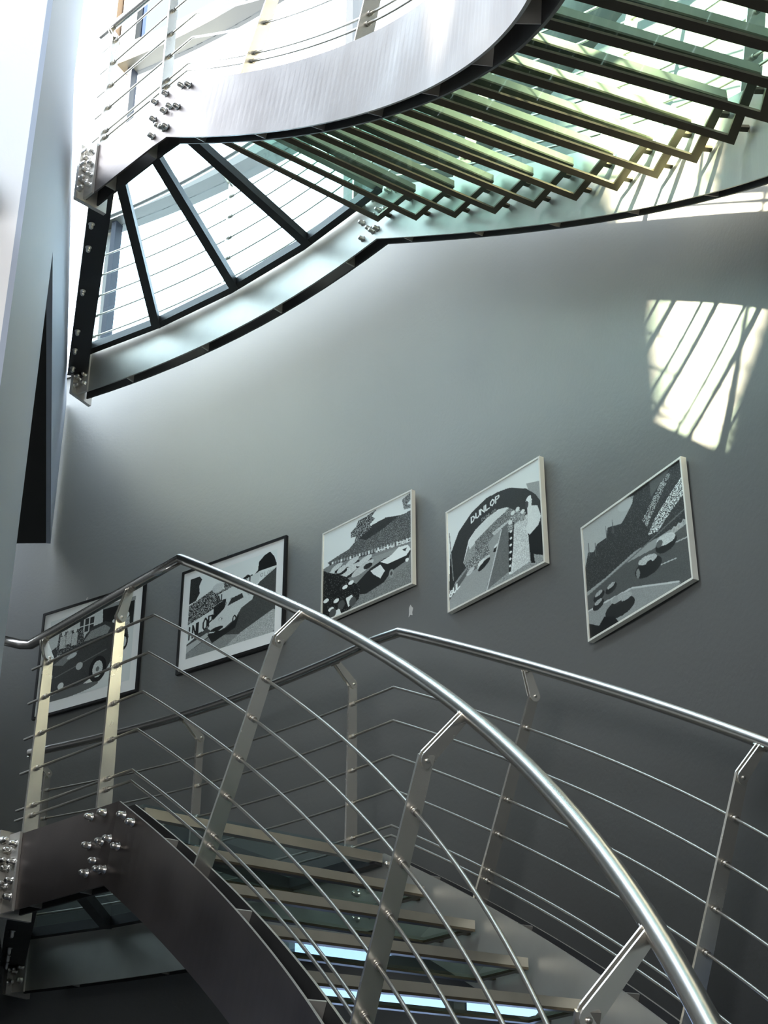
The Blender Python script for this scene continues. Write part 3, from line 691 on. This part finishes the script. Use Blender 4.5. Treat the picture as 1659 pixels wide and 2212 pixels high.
def draw3(nx, ny):                            # cars streaming away from a crowd below a wooded bank
    r = Ras(nx, ny, .80)
    r.poly([(.05, .35), (.15, .33), (.3, .31), (.38, .25), (.57, .19), (.75, .17), (.87, .20), (.93, .21), (1, .20), (1, .56), (.57, .48), (.07, .38)], .10, .12, .12, .32)
    r.poly([(.40, .24), (.57, .16), (.72, .15), (.87, .20), (.70, .26), (.5, .30)], .035, .03)
    r.poly([(.32, .13), (.38, .09), (.41, .03), (.50, .03), (.62, .0), (.56, .06), (.60, .10), (.54, .14), (.56, .19), (.46, .22), (.36, .28), (.38, .20), (.32, .19)], .06, .16, .25, .55)
    r.poly([(.90, .04), (1, .0), (1, .08), (.95, .12), (1, .14), (1, .18), (.92, .16)], .2, .5)
    r.poly([(.07, .37), (.57, .46), (1, .52), (1, .55), (.57, .49), (.07, .39)], .05)
    for i in range(26):
        x = .1+i*.035; y = .375+(x-.07)*.185; r.poly([(x, y-.012-.03*x), (x+.02, y-.01-.03*x), (x+.022, y+.012), (x, y+.012)], .35+.5*(i % 3 == 0)+.1*x)
    r.text('AREOLERE', .60, .53, .05, .055, .006, .75, .10)
    r.poly([(0, .40), (.07, .39), (.57, .49), (1, .55), (1, 1), (0, 1)], .22, .06)
    r.poly([(.5, .52), (1, .57), (1, .68), (.55, .64)], .30, .06)
    r.poly([(.3, .9), (.6, .86), (1, .78), (1, 1), (.2, 1)], .20, .2)
    for x, y, a, b in ((.16, .45, .07, .03), (.34, .47, .08, .035), (.30, .56, .14, .045), (.48, .52, .09, .035), (.22, .50, .06, .03), (.08, .50, .06, .03)):
        r.ell(x, y+.03, a*1.05, b, .015); r.ell(x, y, a, b, .62, -.25, .2)
    r.ell(.46, .60, .13, .045, .55, -.3, .2); r.ell(.52, .60, .05, .03, .02)
    r.poly([(.36, .76), (.55, .64), (.70, .60), (.80, .60), (.86, .56), (.97, .58), (.99, .66), (.96, .73), (.78, .78), (.70, .86), (.50, .90), (.38, .86)], .02)
    r.poly([(.66, .62), (.78, .60), (.86, .55), (.96, .57), (.99, .63), (.94, .68), (.74, .68)], .85); r.poly([(.55, .67), (.66, .65), (.71, .74), (.66, .80), (.58, .72)], .75, .1); r.poly([(.90, .595), (.95, .595), (.93, .63)], .03)
    r.ell(.78, .80, .025, .045, .3); r.ell(.78, .80, .012, .022, .05); r.ell(.95, .73, .018, .02, .85)
    r.poly([(0, .42), (.05, .46), (.14, .52), (.26, .60), (.34, .70), (.44, .78), (.42, .92), (.30, 1), (0, 1)], .012, .02, .05, .22)
    for x, y in ((.04, .78), (.16, .83), (.26, .72), (.33, .70), (.10, .90)): r.ell(x, y, .032, .022, .82)
    r.poly([(.27, .85), (.34, .84), (.37, .92), (.30, .96)], .8); r.poly([(.14, .94), (.20, .93), (.22, 1), (.12, 1)], .8)
    for x, y in ((.12, .95), (.22, .90), (.35, .92)): r.ell(x, y, .04, .05, .08)
    return r.out()
def draw4(nx, ny):                            # start line seen under a big dark arch
    r = Ras(nx, ny, .80)
    r.poly([(.86, .17), (1, .22), (1, .45), (.90, .35)], .35, .1)
    r.poly([(.16, .62), (.23, .44), (.34, .38), (.60, .30), (.9, .34), (1, .5), (1, 1), (.0, 1), (0, .78)], .30, .25)
    r.poly([(.22, .44), (.30, .34), (.43, .29), (.60, .27), (.66, .30), (.60, .36), (.42, .40), (.24, .50)], .72, .1)
    r.poly([(.30, .45), (.52, .36), (.70, .31), (.86, .36), (.80, .52), (.50, .56), (.30, .58)], .20, .4)
    r.poly([(.48, .46), (.70, .42), (.72, .50), (.56, .56)], .55, .25)
    r.poly([(.0, .78), (.02, .44), (.04, .41), (.12, .26), (.27, .14), (.44, .08), (.58, .09), (.69, .115), (.86, .22), (.95, .33), (1, .43), (1, .62), (.92, .52), (.82, .47), (.73, .36), (.65, .29), (.564, .265), (.436, .285), (.31, .335), (.23, .40), (.165, .60), (.20, .66), (.08, .74), (.02, .82)], .035, .015)
    r.text('DUNLOP', .265, .245, .054, .058, .0065, .85, 0, lambda x: -.10*(x-.265)-.10*math.sin(min(1, max(0, (x-.265)/.33))*math.pi*.5)*.35)
    r.text('DUNLOP', .38, .285, .028, .028, .003, .30, -.1)
    r.line([(.015, .22), (.05, .72)], .005, .25)
    r.poly([(0, .90), (.06, .84), (.30, .62), (.50, .50), (.60, .47), (.40, .98), (.38, 1), (0, 1)], .34, .08)
    r.poly([(.0, .82), (.24, .66), (.22, .72), (.0, .90)], .12, .05); r.text('GULF', .005, .875, .042, .055, .007, .85, -.55)
    r.poly([(.18, .62), (.44, .54), (.46, .64), (.36, .72), (.22, .74)], .16, .2, .22, .65)
    r.ell(.385, .70, .075, .03, .6, -.5, .3); r.ell(.39, .725, .075, .028, .015, -.5); r.ell(.36, .69, .04, .02, .75, -.5)
    r.ell(.54, .625, .055, .022, .015, -.6); r.ell(.53, .605, .035, .012, .75, -.5); r.ell(.24, .72, .05, .025, .55, -.5, .3)
    r.poly([(.58, .47), (.70, .44), (.70, .52), (.66, .92), (.40, .99), (.50, .72)], .15, .08)
    r.line([(.585, .48), (.50, .74), (.41, .99)], .006, .6)
    r.poly([(.66, .48), (.72, .46), (.70, .70), (.67, .93), (.645, .93)], .015)
    r.poly([(.72, .50), (.86, .47), (.86, .93), (.66, .96), (.70, .72)], .62, .5)
    for x, y in ((.76, .37), (.81, .42), (.71, .38), (.68, .46)): r.ell(x, y, .022, .02, .75); r.poly([(x-.03, y+.02), (x+.03, y+.02), (x+.025, y+.09), (x-.025, y+.09)], .3, .7)
    r.poly([(.855, .66), (.99, .60), (1, .94), (.93, .90), (.90, .88), (.91, .97), (.87, .95)], .01)
    r.poly([(.86, .40), (.89, .33), (.91, .35), (.90, .41), (.96, .44), (.99, .56), (.96, .63), (.87, .68), (.83, .60), (.86, .55)], .74, .15); r.ell(.875, .335, .035, .024, .9, -.9); r.ell(.855, .375, .016, .035, .06)
    for k in range(7): r.ell(.685-.005*k, .55+.065*k, .012, .012, .8)
    return r.out()
def draw5(nx, ny):                            # dark shot of racing cars on a banked curve
    r = Ras(nx, ny, .30)
    r.poly([(0, 0), (.50, 0), (.55, .10), (.42, .18), (.30, .20), (.2, .26), (.1, .26), (0, .34)], .42, .05)
    r.ell(.46, .06, .09, .045, .48, .3)
    r.poly([(0, .36), (.04, .24), (.10, .27), (.14, .22), (.24, .22), (.26, .14), (.40, .19), (.46, .14), (.52, .08), (.54, .02), (.46, .0), (1, 0), (1, .52), (.50, .50), (.20, .56), (0, .58)], .035, .03, .10, .10)
    for x, y in ((.05, .16), (.12, .20), (.24, .12), (.31, .10)): r.line([(x, y), (x+.002, y+.12)], .004, .12)
    r.poly([(.60, .28), (.76, .12), (.86, .02), (.90, .06), (.74, .24), (.64, .36)], .05, .05, .35, .55)
    r.poly([(.64, .44), (.72, .34), (.88, .22), (1, .14), (1, .30), (.88, .36), (.74, .46)], .06, .05, .45, .85)
    r.poly([(.70, 0), (.92, 0), (.86, .04), (.70, .14)], .10, .03)
    r.line([(0, .62), (.5, .53), (1, .42)], .006, .14)
    r.text('1000', .82, .565, .045, .05, .006, .40, -.08)
    r.poly([(0, .62), (.40, .55), (.70, .58), (1, .55), (1, 1), (0, 1)], .085, .03)
    r.poly([(0, .755), (.45, .79), (.90, .98), (.86, 1), (0, 1)], .26, .08); r.line([(0, .75), (.45, .785), (.88, .965)], .007, .5)
    r.line([(.68, .735), (.88, .77)], .004, .5); r.line([(.88, .64), (1, .66)], .005, .4)
    r.ell(.80, .60, .10, .07, .015, .1); r.ell(.80, .565, .09, .045, .55, .25, .25); r.ell(.74, .57, .03, .03, .1)
    r.ell(.62, .70, .13, .075, .018, .1); r.ell(.62, .635, .09, .035, .45, .2, .25); r.ell(.63, .67, .03, .02, .02); r.ell(.52, .70, .018, .04, .2)
    for x, y in ((.12, .66), (.11, .73), (.25, .66)): r.ell(x, y+.02, .06, .038, .02, -.2); r.ell(x, y-.005, .04, .018, .35, -.2, .2)
    r.ell(.32, .885, .15, .075, .02, .1); r.ell(.34, .81, .11, .035, .35, .2, .12); r.ell(.28, .80, .03, .03, .3); r.ell(.31, .84, .035, .012, .03)
    r.poly([(0, .86), (.10, .93), (.16, .88), (.26, .93), (.30, 1), (0, 1)], .01); return r.out()

def snear(px_s): return px_s
# positions along the wall measured from the photograph
def s_of(x, y):
    d = [np.hypot(*(np.array([np.interp(s, WS, WX[:, 0]), np.interp(s, WS, WX[:, 1])])-np.array([x, y]))) for s in np.arange(5, 15, .01)]
    return 5+.01*int(np.argmin(d))
PIC = [((-2.237, 9.11), (-1.503, 8.711), 3.87, 3.135, 'black', draw1, 'black framed photograph of a dark parked sports car, leftmost on the wall', .05),
       ((-1.244, 8.541), (-.565, 8.009), 3.91, 3.225, 'black', draw2, 'black framed photograph of a pale racing car before hoardings, second from left', .0),
       ((-.329, 7.789), (.179, 7.238), 3.81, 3.245, 'alu', draw3, 'silver framed photograph of racing cars passing a crowd under a wooded bank', 0),
       ((.355, 7.02), (.789, 6.412), 3.56, 2.985, 'alu', draw4, 'silver framed photograph of the start under a dark arch lettered in white', 0),
       ((.94, 6.167), (1.278, 5.491), 3.05, 2.485, 'alu', draw5, 'silver framed dark photograph of racing cars on a bend, rightmost, touched by sunlight', 0)]
for (a, b, zt_, zb_, kd, dr, lab, dz) in PIC:
    picture(s_of(*a), s_of(*b), Z0+zt_, Z0+zb_, kd, dr, lab, dz)
# bare patch in the plaster below the middle picture
sp, tp, np_ = wpt(10.42, -.0015)
V = [(sp[0]+tp[0]*x, sp[1]+tp[1]*x, Z0+3.12+z) for x, z in ((-.012, .02), (0, .035), (.008, .022), (.02, .01), (.012, -.012), (.014, -.03), (-.004, -.022), (-.016, -.032), (-.012, -.006))]
V2 = [(v[0]+np_[0]*.003, v[1]+np_[1]*.003, v[2]) for v in V]
o = obj('plaster_patch', (V+V2, [tuple(range(9)), tuple(range(9, 18))]+[(i, (i+1) % 9, 9+(i+1) % 9, 9+i) for i in range(9)]), M['scuff'])
o['label'] = 'small pale chipped patch on the grey wall below the middle picture'; o['category'] = 'wall patch'
